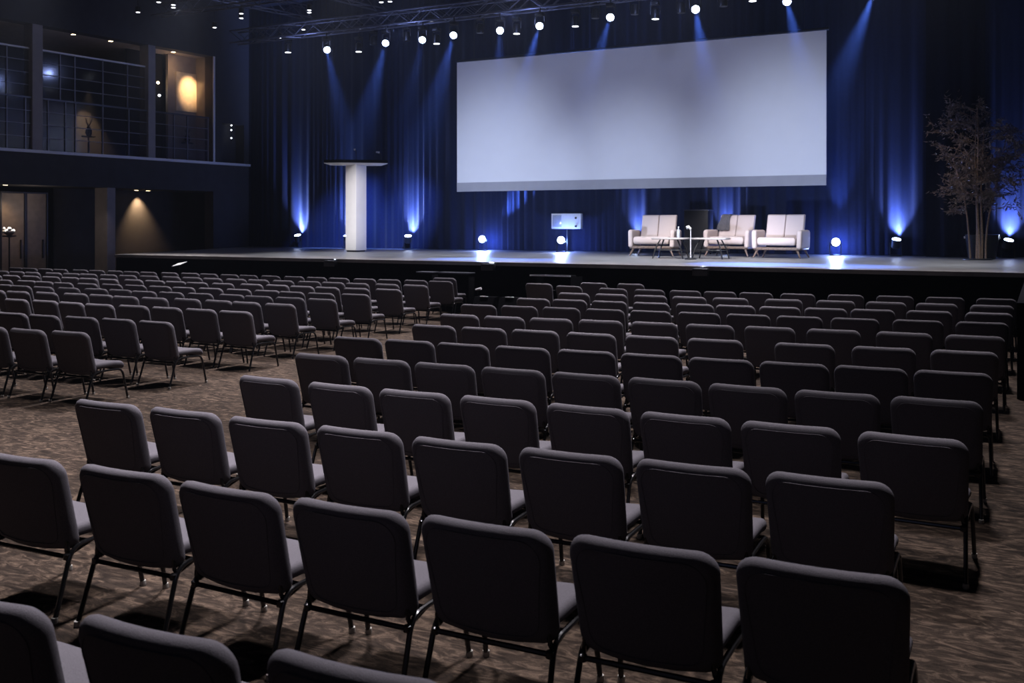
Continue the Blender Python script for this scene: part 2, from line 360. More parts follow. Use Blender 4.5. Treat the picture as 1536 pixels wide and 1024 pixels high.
# ------------------------------------------------------------------ chairs
def make_chair():
    t = thing('banquet_chair', 'charcoal chair', 'chair', (0, 0, 0))
    def bk(p, q, th):   # p across, q up along the back, th through (minus = rear)
        z = .573+q*1.03; lean = (.82-z)/.49
        y = -.32+.125*lean**1.0 + .05*(p/.285)**2*.6 - th
        zz = z - .022*(1-(p/.285)**2)*max(0, (.5-q/.46))
        return (p, y, zz)
    b = MB(); b.pad(.298, .232, .085, .06, .09, bk, er=.045, dome=.002, taper=.05); b.build('backrest', 'chair_fabric', t, angle=180)
    sm = MB(); pth = []
    for (cx, cy, r_, a0) in ((.298-.115, -.232+.09, .06, -90), (.298-.115, .232-.115, .085, 0), (-.298+.115, .232-.115, .085, 90), (-.298+.115, -.232+.09, .06, 180)):
        for k in range(7):
            a_ = R(a0+15*k); p_, q_ = cx+r_*math.cos(a_), cy+r_*math.sin(a_); p_ *= 1-.05*(.5-q_/.464); pth.append((p_*.965, q_*.955))
    ex = []
    for k in range(len(pth)):
        A, B = Vector(pth[k]), Vector(pth[(k+1) % len(pth)]); n_ = max(1, int((B-A).length/.04)); ex += [bk(*A.lerp(B, i/n_), .0462) for i in range(n_)]
    sm.tube(ex+[ex[0]], .0024, 5, cap=False); sm.build('seam', 'chair_fabric', t.children[0])
    def st(p, q, th):
        y = .015+q; dz = -.05*max(0, (q-.12)/.13)**2
        return (p, y, .405+th+dz+.012*(p/.27)**2)
    b = MB(); b.pad(.272, .25, .07, .05, .07, st, er=.03, dome=.004); b.build('seat', 'chair_fabric', t, angle=180)
    for sx in (-1, 1):
        x = .272*sx; xf = .283*sx
        for (f, foot, bend) in ((1, .27, .2), (-1, -.315, -.2)):
            b = MB(); b.tube(rc([(x, 0, .355), (x, bend, .35), (xf, foot, .004)], .075, 7), .0125, 8)
            lg = b.build('leg', 'chair_metal', t)
            b = MB(); b.lathe([(.015, 0), (.017, .006), (.016, .028)], 10, (xf, foot, 0)); b.build('foot_glide', 'glide', lg)
        b = MB(); b.tube(rc([(x*.985, -.07, .35), (x*.97, -.215, .31), (x*.93, -.215, .4), (x*.9, -.25, .58)], .04), .0105, 8); b.build('back_support', 'chair_metal', t)
    b = MB(); b.tube([(-.272, -.222, .302), (.272, -.222, .302)], .012, 8)
    for sx in (-1, 1): b.lathe([(.008, -.018), (.018, -.012), (.018, .012), (.008, .018)], 10, (.262*sx, -.222, .302))
    b.build('rear_crossbar', 'chair_metal', t)
    b = MB(); b.tube([(-.272, .15, .352), (.272, .15, .352)], .011, 8); b.tube([(-.272, -.1, .352), (.272, -.1, .352)], .011, 8); b.build('seat_frame', 'chair_metal', t)
    return t
proto = make_chair(); used = False
def place(mx, my, rz, label, group, near):
    global used
    if not used: c = proto; used = True
    else: c = copy_tree(proto, None, () if near else ('foot_glide', 'seam'))
    c.location = (mx-.33*math.sin(-rz)*-1*-1 if False else mx - math.sin(rz)*.33, my + math.cos(rz)*.33, 0); c.rotation_euler = (0, 0, rz)
    c['label'] = label; c['group'] = group; c['category'] = 'chair'
    return c
RB = {  # right-hand block: (row distance, list of chair centres across) – surveyed from the photograph
 'B': [(-4.66,3.32),(-3.96,3.37),(-3.28,3.36),(-2.62,3.39),(-1.98,3.44),(-1.33,3.49),(-.69,3.54)],
 'C': [(-5.56,4.61),(-4.88,4.64),(-4.2,4.65),(-3.53,4.68),(-2.86,4.69),(-2.2,4.73),(-1.55,4.78),(-.9,4.83)],
 'D': [(-5.34,5.94),(-4.64,5.93),(-3.98,5.94),(-3.32,5.97),(-2.65,5.98),(-1.99,5.99),(-1.34,6.0),(-.66,6.0)],
 'E': [(-5.85,7.22),(-5.18,7.22),(-4.53,7.23),(-3.88,7.25),(-3.23,7.27),(-2.58,7.29),(-1.94,7.29),(-1.3,7.31),(-.65,7.35)],
 'F': [(-6.38,8.48),(-5.76,8.53),(-5.13,8.54),(-4.48,8.58),(-3.82,8.62),(-3.18,8.64),(-2.53,8.65),(-1.9,8.69),(-1.28,8.74),(-.65,8.77)],
 'G': [(-6.37,9.95),(-5.71,9.98),(-5.06,10.01),(-4.38,10.02),(-3.69,10.05),(-3.01,10.09),(-2.11,10.13),(-1.37,10.2),(-.66,10.26)],
 'H': [(-6.83,11.3),(-6.16,11.31),(-5.51,11.36),(-4.86,11.43),(-4.18,11.49),(-3.5,11.53),(-2.81,11.6),(-2.1,11.65),(-1.36,11.7),(-.65,11.72)],
 'I': [(-7.4,12.8),(-6.75,12.86),(-6.1,12.91),(-5.44,12.95),(-4.78,13.0),(-4.11,13.05),(-3.45,13.08),(-2.79,13.11),(-2.11,13.17),(-1.38,13.28),(-.66,13.37)],
 'J': [(-7.25,14.3),(-6.62,14.33),(-5.95,14.34),(-5.27,14.36),(-4.6,14.41),(-4.0,14.46),(-3.36,14.49),(-2.73,14.56),(-2.11,14.66),(-1.39,14.77),(-.65,14.84)],
 'K': [(-7.19,15.75),(-6.52,15.8),(-5.82,15.82),(-5.15,15.83),(-4.47,15.87),(-3.64,15.97),(-2.86,16.06),(-2.13,16.14),(-1.42,16.21),(-.67,16.23)],
 'L': [(-8.1,17.5),(-7.07,17.22),(-6.34,17.2),(-5.68,17.24),(-5.05,17.26),(-4.42,17.3),(-3.72,17.36),(-2.95,17.5),(-2.18,17.58),(-1.42,17.65),(-.67,17.71)],
}
order = list('LKJIHGFEDCB')
for ri, k in enumerate(order):
    row = RB[k]; n = len(row)
    for i, (x, y) in enumerate(row):
        j = n-i; a, c = row[max(i-1, 0)], row[min(i+1, n-1)]
        rz = .5*math.atan2(c[1]-a[1], c[0]-a[0])+R(random.uniform(-1.2, 1.2))
        seat = 'last seat at outer end' if j == 1 else ORD[j]+' seat from outer end'
        rn = {'L': 'row nearest the stage'}.get(k, ORD[ri+1]+' row from stage')
        place(x, y, rz, 'charcoal fabric chair in tree-side block, %s, %s' % (rn, seat), 'chairs in the block facing the armchairs', k in 'BCDE')
for x, y, lab in ((-3.02, 1.99, 'charcoal chair of the row nearest the camera, only its rounded back corner showing'),
                  (-2.33, 2.07, 'charcoal chair of the row nearest the camera, back top fully in view'),
                  (-1.65, 2.15, 'charcoal chair of the row nearest the camera, back top cut by frame edge')):
    place(x, y, R(3), lab, 'chairs in the block facing the armchairs', True)
for x, y, lab in ((-8.96, 17.95, 'charcoal chair standing alone before the stage steps at the centre aisle'),
                  (-8.1, 18.72, 'shadowed charcoal chair alone close to stage front, nearer the stage steps'),
                  (-7.3, 18.72, 'shadowed charcoal chair alone close to stage front, nearer the armchairs'),
                  (-11.75, 18.85, 'shadowed charcoal chair beside the stage steps, ahead of balcony-side block')):
    place(x, y, R(random.uniform(-3, 6)), lab, 'stray chairs before the stage', False)
LB = [(-11.16, 17.74), (-10.9, 16.36), (-10.65, 15.08), (-10.38, 13.76), (-10.18, 12.65), (-10.12, 11.6), (-9.8, 10.3), (-9.64, 8.72), (-9.57, 7.43)]
for ri, (x0, y0) in enumerate(LB):
    i = 0; x = x0
    while True:
        u_l = (x+.3)*CT+y0*ST; d_l = -x*ST+y0*CT
        px = 768+FPX*u_l/d_l
        if px < -8 or x < -25.2: break
        jit = .03 if i else 0
        nm = 'aisle seat' if i == 0 else ORD[i+1]+' seat from centre aisle'
        rn = 'row nearest the stage' if ri == 0 else (ORD[ri+1]+' row from stage')
        place(x+random.uniform(-jit, jit), y0+random.uniform(-jit, jit)+(.04*math.sin(i*1.3+ri)), R(random.uniform(-3.5, 2.0)),
              'charcoal fabric chair in balcony-side block, %s, %s' % (rn, nm), 'chairs in the block below the balcony', ri >= 7)
        x -= .665 if ri else .655; i += 1
# ------------------------------------------------------------------ podium
pb = atz(534, 377.5, ZS)
va = math.atan2(-pb.y, -pb.x)     # direction towards the viewer
t = thing('podium', 'tall white column podium with wide dark top and two thin microphones', 'podium', pb, va+R(45))
hp = .23; Hh = 2.72
b = MB(); b.box((-hp, -hp, .05), (hp, hp, Hh), .012); b.build('column', 'podium_white', t)
b = MB(); b.box((-hp+.03, -hp+.03, 0), (hp-.03, hp-.03, .05)); b.build('plinth', 'podium_black', t, smooth=False)
Q = Matrix.Rotation(R(-45)+R(90), 4, 'Z')    # local frame: x across the view
b = MB(); b.X = Q
wv = .98; pts = [(-wv, -.12), (-wv*.5, -.32), (wv*.55, -.32), (wv, -.16), (wv, .12), (wv*.5, .3), (-wv*.5, .3), (-wv, .12)]
pts = [(x, y) for x, y in pts]
def slab(b, pts, z0, z1, k=1.0):
    n = len(pts); b.add([(x*k, y*k, z0) for x, y in pts]+[(x, y, z1) for x, y in pts], [tuple(range(n-1, -1, -1)), tuple(range(n, 2*n))]+[(i, (i+1) % n, n+(i+1) % n, n+i) for i in range(n)])
slab(b, pts, Hh+.035, Hh+.13); b.build('desk_top', 'podium_black', t, smooth=False)
b = MB(); b.X = Q; slab(b, pts, Hh-.03, Hh+.034, .8); b.build('underside', 'podium_white', t, smooth=False)
for k, (mx, h, top) in enumerate(((0.0, .32, .03), (.78, .24, .09))):
    b = MB(); b.X = Q; b.tube(rc([(mx, -.1, Hh+.13), (mx, -.1, Hh+.13+h*.8), (mx-top*.6, -.1, Hh+.13+h)], .06), .009, 6)
    o = b.build('microphone', 'fixture_black', t)
    b = MB(); b.X = Q; q = (mx-top*.6, -.1, Hh+.13+h); b.tube([q, (q[0]-top-.02, q[1], q[2]+.015)], .032, 10, .022); b.build('capsule', 'podium_white', o)
# ------------------------------------------------------------------ armchairs
def make_armchair():
    t = thing('armchair', 'armchair', 'armchair')
    # faces -Y; width 1.3, height 1.1
    b = MB()
    def bk(p, q, th): z = .75+q; return (p, .28+.2*(z-.45)/.6-th+.012*math.exp(-(p/.02)**2)*(1 if th > 0 else 0)*-1, z)
    for sx in (-1, 1):
        def f2(p, q, th, sx=sx): return bk(p+sx*.245, q, th)
        b.pad(.242, .36, .03, .03, .15, f2, er=.03, dome=.01)
    b.build('backrest', 'armchair_cloth', t, angle=180)
    b = MB(); b.pad(.49, .42, .05, .05, .2, lambda p, q, th: (p, -.09+q, .42+th), er=.06, dome=.012); b.build('seat_cushion', 'armchair_cloth', t, angle=180)
    for sx in (-1, 1):
        b = MB()
        def arm(p, q, th, sx=sx): return (sx*(.565+.03*(q+.2))-th, -.04+p*(1-.12*(q>0)*q), .47+q)
        b.pad(.46, .24, .1, .05, .12, arm, er=.05, dome=.006); b.build('armrest', 'armchair_cloth', t, angle=180)
    b = MB(); b.box((-.6, -.44, .2), (.6, .4, .27), .015); b.build('frame', 'armchair_wood', t)
    for sx in (-1, 1):
        for sy, y in ((-1, -.38), (1, .34)):
            b = MB(); b.tube([(sx*.5, y, .21), (sx*.6, y+sy*.06, 0)], .032, 10, .018); b.build('leg', 'armchair_wood', t)
    return t
ac = make_armchair()
for i, (px, py, wpx, rz, lab) in enumerate(((983, 386, 79, 5, 'pale two-panel armchair on stage, end one nearest the white wall box'),
                             (1098, 386.5, 82, -5, 'pale armchair on stage with a dark grey garment over its back'),
                             (1172, 389, 84, -3, 'pale armchair on stage, end one nearest the potted tree'))):
    c = ac if i == 0 else copy_tree(ac)
    p = atz(px, py-2.5, ZS); c.location = p+Vector((0, 0, .004)); c.rotation_euler = (0, 0, R(rz))
    c['label'] = lab; c['group'] = 'armchairs on the stage'; c['category'] = 'armchair'
    if i == 1: ac2 = c
# garment over middle armchair
b = MB(); vs = []; fs = []
nu, nv = 10, 14
for j in range(nv+1):
    for i in range(nu+1):
        u = i/nu; v = j/nv
        w = .30-.05*math.sin(v*5); x = -.46+u*w+.05*math.sin(v*4+1)
        if v < .2: z = 1.125+.012*math.sin(v/.2*math.pi); y = .62-.25*(v/.2)
        else: z = 1.12-.42*(v-.2)/.8; y = .37-.16*(v-.2)/.8
        y -= .012*math.sin(u*14+v*3)+.012
        vs.append((x, y, z))
for j in range(nv):
    for i in range(nu): fs.append((j*(nu+1)+i, j*(nu+1)+i+1, (j+1)*(nu+1)+i+1, (j+1)*(nu+1)+i))
o_ = len(vs); vs += [(x, y+.012, z-.004) for x, y, z in vs]; fs += [tuple(reversed([k+o_ for k in f])) for f in fs]
b.add(vs, fs); o = b.build('jacket', 'jacket_grey', angle=180); o.location = ac2.location; o.rotation_euler = ac2.rotation_euler
tag(o, 'dark grey garment draped over the back of the middle armchair', 'jacket')
# low tables
def make_table():
    t = thing('coffee_table', 'coffee table', 'table')
    b = MB(); b.pad(.46, .32, .2, .2, .045, lambda p, q, th: (p, q, .5+th), er=.02); b.build('table_top', 'table_top', t, angle=180)
    for sx in (-1, 1):
        for sy in (-1, 1):
            b = MB(); b.tube(rc([(sx*.22, sy*.15, .48), (sx*.33, sy*.22, .25), (sx*.39, sy*.26, 0)], .1), .018, 8); b.build('leg', 'fixture_black', t)
    b = MB(); b.box((-.33, -.2, .2), (.33, .2, .222), .006); b.build('shelf', 'fixture_black', t)
    return t
tb = make_table()
for i, (px, py, rz, lab) in enumerate(((1006, 387.5, 2, 'low table with pale top before the armchair nearest the wall box'), (1066, 388, -3, 'low table with pale top before the armchair with the garment'))):
    c = tb if i == 0 else copy_tree(tb)
    c.location = atz(px, py, ZS); c.rotation_euler = (0, 0, R(rz)); c['label'] = lab; c['group'] = 'low tables on the stage'; c['category'] = 'table'
def bottle(loc, label, h=.28):
    t = thing('water_bottle', label, 'bottle', loc)
    b = MB(); b.lathe([(.035, 0), (.04, .01), (.04, h*.6), (.016, h*.8), (.015, h*.93)], 14); b.build('body', 'bottle_clear', t)
    b = MB(); b.lathe([(.018, h*.9), (.018, h)], 12); b.build('cap', 'panel_white', t)
tp = tb.matrix_basis.translation
bottle(tp+Vector((.22, -.05, .5225)), 'small clear bottle on the low table nearest the wall box')
# microphone stand between the tables
p = atz(1036, 389, ZS)
t = thing('microphone_stand', 'slim black microphone stand between the two low tables', 'microphone stand', p)
b = MB(); b.lathe([(.15, 0), (.15, .02), (.03, .05)], 20); b.build('base', 'fixture_black', t)
b = MB(); b.tube([(0, 0, .03), (0, 0, .74)], .012, 8); b.build('pole', 'ledge_metal', t)
b = MB(); b.tube([(0, 0, .74), (-.05, -.02, .8), (-.09, -.05, .77)], .03, 8, .045); b.build('microphone', 'panel_white', t)
# white box near the curtain
p0, p1 = aty(827, 343, 28.5), aty(871, 320, 28.5)
t = thing('equipment_box', 'white equipment box with two dark knobs held before the curtain', 'box', (p0.x, 28.5, ZS))
w = p1.x-p0.x; z0, z1 = p0.z-ZS, p1.z-ZS
b = MB(); b.box((0, 0, z0), (w, .16, z1), .012); b.build('case', 'panel_white', t)
b = MB(); b.box((.05, -.012, z0+.06), (w*.35, -.0, z1-.05), .004); b.build('door', 'panel_glass', t)
for z in (z1-.14, z0+.08):
    b = MB(); b.X = Matrix.Translation((w*.84, 0, z)) @ Matrix.Rotation(R(90), 4, 'X'); b.lathe([(.035, 0), (.03, .035)], 12); b.build('knob', 'fixture_black', t)
b = MB(); b.tube([(w*.5, .08, .02), (w*.5, .08, z0+.02)], .02, 8); b.box((w*.5-.2, -.05, 0), (w*.5+.2, .2, .025)); b.build('stand', 'fixture_black', t)
# black equipment case behind the armchairs
p0, p1 = aty(1026, 375, 27.6), aty(1062, 314, 27.6)
t = thing('flight_case', 'tall black flight case behind the armchairs with pale top edge', 'case', (p0.x, 27.6, ZS))
w, h = p1.x-p0.x, p1.z-ZS
b = MB(); b.box((0, 0, .05), (w, .5, h-.03), .01); b.build('body', 'fixture_black', t)
b = MB(); b.box((-.01, -.01, h-.03), (w+.01, .51, h), .005); b.build('lid', 'truss_metal', t)
for k in range(4):
    b = MB(); b.X = Matrix.Translation((.06+(w-.12)*(k % 2), .06+.38*(k//2), .028)) @ Matrix.Rotation(R(90), 4, 'Y'); b.lathe([(.028, -.015), (.028, .015)], 12); b.build('caster', 'fixture_black', t)
# ------------------------------------------------------------------ tree and tub
pt = atz(1467, 389.5, ZS); rnd = random.Random(21)
t = thing('tree', 'bare-looking brown leaved tree with several slim trunks on stage', 'tree', pt)
b = MB(); b.lathe([(.33, 0), (.33, .02), (.3, .03)], 24); b.build('base_plate', 'pot_black', t)
stems = [((-.03, 0), (-.05, .02), 3.55), ((.06, .02), (.1, .1), 3.2), ((.02, -.05), (-.02, -.1), 3.7), ((.16, .1), (.62, .1), 2.9), ((-.16, .12), (-.6, .2), 2.6)]
tips = []; brm = MB()
for si, (s0, s1, h) in enumerate(stems):
    b = MB(); pts = []
    for k in range(9):
        f = k/8; g = f**(1.0 if si < 3 else 1.6)
        pts.append((s0[0]+(s1[0]-s0[0])*g+.02*math.sin(f*7+si), s0[1]+(s1[1]-s0[1])*g, .02+h*f))
    b.tube(pts, .033 if si < 3 else .024, 8, .008); b.build('trunk', 'bark', t)
    for k in range(22 if si < 3 else 13):
        f = rnd.uniform(.36, .99); i = min(int(f*8), 7); q = Vector(pts[i]).lerp(Vector(pts[i+1]), f*8-i)
        a = rnd.uniform(0, 2*math.pi); L = (1.15*math.sin(math.pi*min(1, max(.12, (q.z-1.0)/3.1)))**.6)*rnd.uniform(.55, 1.08)
        el = rnd.uniform(.05, .8); d = Vector((math.cos(a)*math.cos(el), math.sin(a)*math.cos(el)*.8, math.sin(el)))
        e = q+d*L; e.z -= .18*L; m_ = q.lerp(e, .5)+Vector((0, 0, .1*L))
        brm.tube([q, m_, e], .009, 5, .003)
        tips += [(q.lerp(m_, .5), d), (m_, d), (m_.lerp(e, .35), d), (m_.lerp(e, .7), d), (e, d)]
        for kk in range(3):
            d2 = (d+Vector((rnd.uniform(-.9, .9), rnd.uniform(-.9, .9), rnd.uniform(-.6, .5)))).normalized(); s_ = m_.lerp(e, rnd.uniform(0, .8)); e2 = s_+d2*L*.35
            brm.tube([s_, s_.lerp(e2, .5), e2], .005, 4, .002); tips += [(s_.lerp(e2, .6), d2), (e2, d2)]
brm.build('branches', 'bark', t)
lf = MB()
for p, d in tips:
    for k in range(5):
        c = p+d*rnd.gauss(0, .07)+Vector((rnd.gauss(0, .025), rnd.gauss(0, .025), rnd.gauss(0, .02)))
        dd = (d*.6+Vector((rnd.uniform(-1, 1), rnd.uniform(-1, 1), rnd.uniform(-1.1, .3)))).normalized()
        sd = dd.cross(Vector((rnd.uniform(-.4, .4), rnd.uniform(-.4, .4), 1))).normalized(); nn = dd.cross(sd)
        L = rnd.uniform(.08, .15); W = L*.17
        lf.add([c, c+dd*L*.45+sd*W+nn*.012, c+dd*L-nn*.01, c+dd*L*.45-sd*W+nn*.012], [(0, 1, 2), (0, 2, 3)])
lf.build('foliage', 'leaf', t, smooth=False)
p = pt
t = thing('planter', 'black round tub standing behind the tree trunks', 'planter', p+Vector((.05, .76, 0)))
b = MB(); b.lathe([(.3, 0), (.32, .02), (.385, .58), (.4, .6), (.37, .61), (.35, .56), (.02, .55)], 28); b.build('tub', 'pot_black', t)
for sx in (-1, 1):
    b = MB(); b.box((sx*.395-.015, -.04, .5), (sx*.395+.015, .04, .56), .008); b.build('handle', 'ledge_metal', t)
# ------------------------------------------------------------------ stage steps, stands
def steps(px0, px1, py, label):
    Yt = 19.1; p0, p1 = aty(px0, py, Yt), aty(px1, py, Yt); h = (p0.z+p1.z)/2; w = p1.x-p0.x
    t = thing('stage_steps', label, 'steps', (p0.x, Yt, 0), 0, 'portable steps at the stage front')
    n = 3
    for k in range(n):
        z = h*(n-k)/n
        b = MB(); b.box((0, -.26*k, z-.04), (w, -.26*k+.27, z), .006); tr = b.build('tread', 'black_skirt', t)
        if k == 0:
            b = MB(); b.box((0, -.012, z-.028), (w, -.001, z+.002)); o = b.build('nosing', 'ledge_metal', tr, smooth=False); o['label'] = 'pale metal nosing'
    for x in (0, w-.03):
        b = MB(); b.box((x, .0, 0), (x+.03, .6, h-.04)); b.box((x, -.26, 0), (x+.03, 0, h*2/3-.04)); b.box((x, -.52, 0), (x+.03, -.26, h/3-.04)); b.build('side_panel', 'black_skirt', t, smooth=False)
steps(795, 856, 412.5, 'black portable steps at stage front, blue-lit top edge, before the wall box')
def cable_box(px0, px1, py, label):
    Yt = 19.5; p0, p1 = aty(px0, py, Yt), aty(px1, py, Yt); h = (p0.z+p1.z)/2; w = p1.x-p0.x
    t = thing('cable_box', label, 'box', (p0.x, Yt, 0))
    b = MB(); b.box((0, 0, 0), (w, .27, h-.03), .008); b.build('body', 'black_skirt', t)
    b = MB(); b.box((-.01, -.01, h-.03), (w+.01, .28, h), .006); b.build('lid', 'truss_metal', t)
cable_box(657, 703, 408.5, 'long black box against the stage front behind the stray aisle chair')
cable_box(625, 648, 407.5, 'short black box against the stage front, nearest the podium')
def stand(px, py, label, tray):
    p = atz(px, py, 0) if False else aty(px, py, 19.2)
    t = thing('music_stand', label, 'stand', (p.x, 19.2, 0))
    b = MB()
    for k in range(3):
        a = k*2.094+.4; b.tube([(0, 0, .22), (.2*math.cos(a), .2*math.sin(a), .006)], .008, 6)
    b.build('tripod', 'fixture_black', t)
    b = MB(); b.tube([(0, 0, .1), (0, 0, p.z-.02)], .009, 6); b.build('pole', 'fixture_black', t)
    b = MB(); b.X = Matrix.Translation((0, 0, p.z)) @ Matrix.Rotation(R(18), 4, 'X') @ Matrix.Rotation(R(-9), 4, 'Y'); b.box((-.17, -.12, -.008), (.17, .12, .008), .004); b.build('tray', tray, t)
stand(269, 396, 'thin music stand with pale tilted tray before the stage near the pillar', 'panel_white')
def mic_stand(px, py, label):
    p = aty(px, py, 19.3); t = thing('microphone_stand', label, 'microphone stand', (p.x, 19.3, 0))
    b = MB(); b.lathe([(.13, 0), (.13, .02), (.02, .04)], 18); b.build('base', 'fixture_black', t)
    b = MB(); b.tube([(0, 0, .03), (0, 0, p.z)], .01, 6); b.build('pole', 'fixture_black', t)
    b = MB(); b.tube([(-.06, 0, p.z), (.08, 0, p.z+.03)], .02, 8, .03); b.build('microphone', 'ledge_metal', t)
mic_stand(717, 434.5, 'short black microphone stand with pale head in the centre aisle by the stage')
def wedge(px, py, label):
    p = aty(px, py, 19.25); h = p.z; t = thing('floor_monitor', label, 'loudspeaker', (p.x, 19.25, 0))
    b = MB(); b.add([(-.25, -.2, 0), (.25, -.2, 0), (.25, .2, 0), (-.25, .2, 0), (-.25, -.05, h), (.25, -.05, h), (.25, .2, h), (-.25, .2, h)], [(0,3,2,1),(4,5,6,7),(0,1,5,4),(1,2,6,5),(2,3,7,6),(3,0,4,7)]); b.build('cabinet', 'black_skirt', t, smooth=False)
    b = MB(); b.box((-.1, -.07, h-.001), (.1, -.03, h+.02), .006); b.build('handle', 'ledge_metal', t)
wedge(728, 445, 'black floor monitor in centre aisle at the stage foot beside the microphone stand')
wedge(766, 446, 'black floor monitor at the stage foot behind the alone standing chair')
# ------------------------------------------------------------------ balcony glazing and rooms
def glazing(name, label, mull, s0, s1, z0, z1, nrails, n_off, toprail):
    t = thing(name, label, 'railing', (0, 0, 0))
    b = MB(); wbox(b, s0, s1, n_off+.012, n_off+.02, z0+.03, z1-.02); b.build('glass_pane', 'pane_glass', t, smooth=False)
    for px in mull:
        s = ws(px, n_off)
        if s0 <= s <= s1:
            b = MB(); wbox(b, s-.016, s+.016, n_off-.02, n_off+.04, z0, z1); b.build('mullion', 'rail_metal', t, smooth=False)
    for k in range(1, nrails+1):
        z = z0+(z1-z0)*k/(nrails+1)
        b = MB(); wbox(b, s0, s1, n_off-.015, n_off+.03, z-.01, z+.01); b.build('rail', 'rail_metal', t, smooth=False)
    b = MB(); wbox(b, s0, s1, n_off-.03, n_off+.05, z1-.02, z1+.03); b.build('top_rail', toprail, t, smooth=False)
glazing('glass_railing', 'gridded glass railing along the front edge of the balcony', (-20, 10, 38, 72, 98, 113, 154, 193, 230, 261, 281, 312), sL-4, ws(313, .06), ZL+.03, ZM, 3, .06, 'truss_metal')
glazing('glass_screen', 'upper gridded glass screen above the balcony railing', (-20, 10, 48, 90, 112, 154, 191), sL-4, ws(221, .16), ZM+.03, ZR, 3, .16, 'ledge_metal')
# art panel in niche
a0, a1 = ws(263, nb), ws(300, nb)
def wz(px, py, n=0.):
    s = ws(px, n); q = Vector(wp(s, n, 0)); d = -q.x*ST+q.y*CT
    return HC+(HY-py)*d/FPX
b = MB(); wbox(b, a0, a1, nb-.05, nb-.002, wz(282, 168, nb), wz(282, 110, nb), .008); o = b.build('wall_art', 'art_canvas', smooth=False)
tag(o, 'plain cream panel on the niche wall, lit by a warm spot', 'picture')
# warm lamps on niche side
def globe(px, py, n, label, r=.07, m='lens_warm'):
    s = ws(px, n); z = wz(px, py, n); q = wp(s, n, z)
    t = thing('wall_lamp', label, 'lamp', q)
    b = MB(); b.lathe([(r*math.sin(math.pi*k/8)+.001, -r*math.cos(math.pi*k/8)) for k in range(9)], 14); b.build('globe', m, t)
    b = MB(); qn = Vector(wp(s, n+.14, z))-Vector(q); b.tube([(0, 0, 0), qn], .012, 6); b.build('arm', 'fixture_black', t)
globe(237, 124, nb+.16, 'upper small warm globe lamp in the dark doorway of balcony', .05)
globe(239, 143, nb+.16, 'lower small white globe lamp in the dark doorway of balcony', .045, 'lens_white')
# string of three small bulbs in the dark wall opening
t = thing('pendant_light', 'thin pendant of three tiny bulbs in the dark wall opening', 'lamp', (0, 0, 0))
s = ws(347, .25)
b = MB(); b.tube([wp(s, .25, 5.74), wp(s, .25, 4.3)], .006, 6); b.build('cord', 'fixture_black', t)
for py in (188, 195, 207):
    z = wz(347, py, .25); b = MB(); q = wp(s, .25, z); b.lathe([(.026*math.sin(math.pi*k/6)+.001, -.026*math.cos(math.pi*k/6)) for k in range(7)], 10, q); b.build('bulb', 'lens_white', t)
# small tables with vases behind the railing
def vase_table(px, n, label):
    s = ws(px, n); q = wp(s, n, ZL-.02); t = thing('pedestal_table', label, 'table', q)
    b = MB(); b.lathe([(.18, 0), (.18, .02), (.03, .05), (.03, .7), (.22, .71), (.22, .74)], 20); b.build('pedestal', 'fixture_black', t)
    q2 = (q[0], q[1], q[2]+.74); v = thing('vase', label.replace('round pedestal table', 'vase of twigs on table'), 'vase', q2)
    b = MB(); b.lathe([(.06, 0), (.11, .1), (.1, .2), (.05, .28), (.06, .32)], 16); b.build('body', 'pot_black', v)
    b = MB()
    for k in range(14):
        a = k*2.4; e = (.22*math.cos(a)*random.uniform(.4, 1), .22*math.sin(a)*random.uniform(.4, 1), .32+random.uniform(.15, .4)); b.tube([(0, 0, .3), (e[0]*.4, e[1]*.4, .42), e], .008, 5, .003)
    b.build('twigs', 'leaf', v)
vase_table(133, 1.3, 'dark round pedestal table behind the balcony glass near the warm wall patch')
vase_table(281, .71, 'dark round pedestal table behind the balcony glass below the cream panel')
# foyer flower stand
s = ws(14, .9); z = wz(14, 350, .9); q = wp(s, .9, 0)
t = thing('flower_stand', 'tall black stand under the balcony before the lit door', 'stand', q)
b = MB(); b.lathe([(.2, 0), (.2, .02), (.025, .05), (.025, z-.12), (.2, z-.1), (.2, z-.06)], 18); b.build('stand', 'fixture_black', t)
t = thing('flower_arrangement', 'bright white flowers in a low bowl on the black stand', 'flowers', (q[0], q[1], z-.06))
b = MB(); b.lathe([(.06, 0), (.14, .06), (.15, .09)], 16); b.build('bowl', 'armchair_wood', t)
b = MB(); rr = random.Random(4)
for k in range(22):
    a = rr.uniform(0, 6.28); d = rr.uniform(0, .2); h = .1+rr.uniform(0, .12)
    b.lathe([(.05*math.sin(math.pi*i/5)+.001, -.05*math.cos(math.pi*i/5)) for i in range(6)], 8, (d*math.cos(a), d*math.sin(a), h))
b.build('blossoms', 'flower_white', t)
# ------------------------------------------------------------------ trusses
def truss(name, a, bb, label, w=.42):
    a, bb = Vector(a), Vector(bb); d = (bb-a); L = d.length; d.normalize(); sd = Vector((-d.y, d.x, 0)); up = Vector((0, 0, 1))
    t = thing(name, label, 'truss', a)
    offs = [sd*(w/2), -sd*(w/2), sd*(w/2)+up*w, -sd*(w/2)+up*w]
    for o in offs:
        b = MB(); b.tube([o, o+d*L], .026, 8); b.build('chord', 'truss_metal', t)
    b = MB(); n = int(L/.55)
    for k in range(n):
        p0, p1 = d*(L*k/n), d*(L*(k+1)/n); f = k % 2
        for (i, j) in ((0, 1), (2, 3), (0, 2), (1, 3)):
            b.tube([offs[i if f else j]+p0, offs[j if f else i]+p1], .014, 5, cap=False)
    b.build('lacing', 'truss_metal', t)
    for f in (.15, .5, .85):
        b = MB(); q = d*(L*f)+up*w; b.tube([q, q+up*(ZC-a.z-w)], .012, 6); b.build('hanger', 'fixture_black', t)
ZT = 8.05
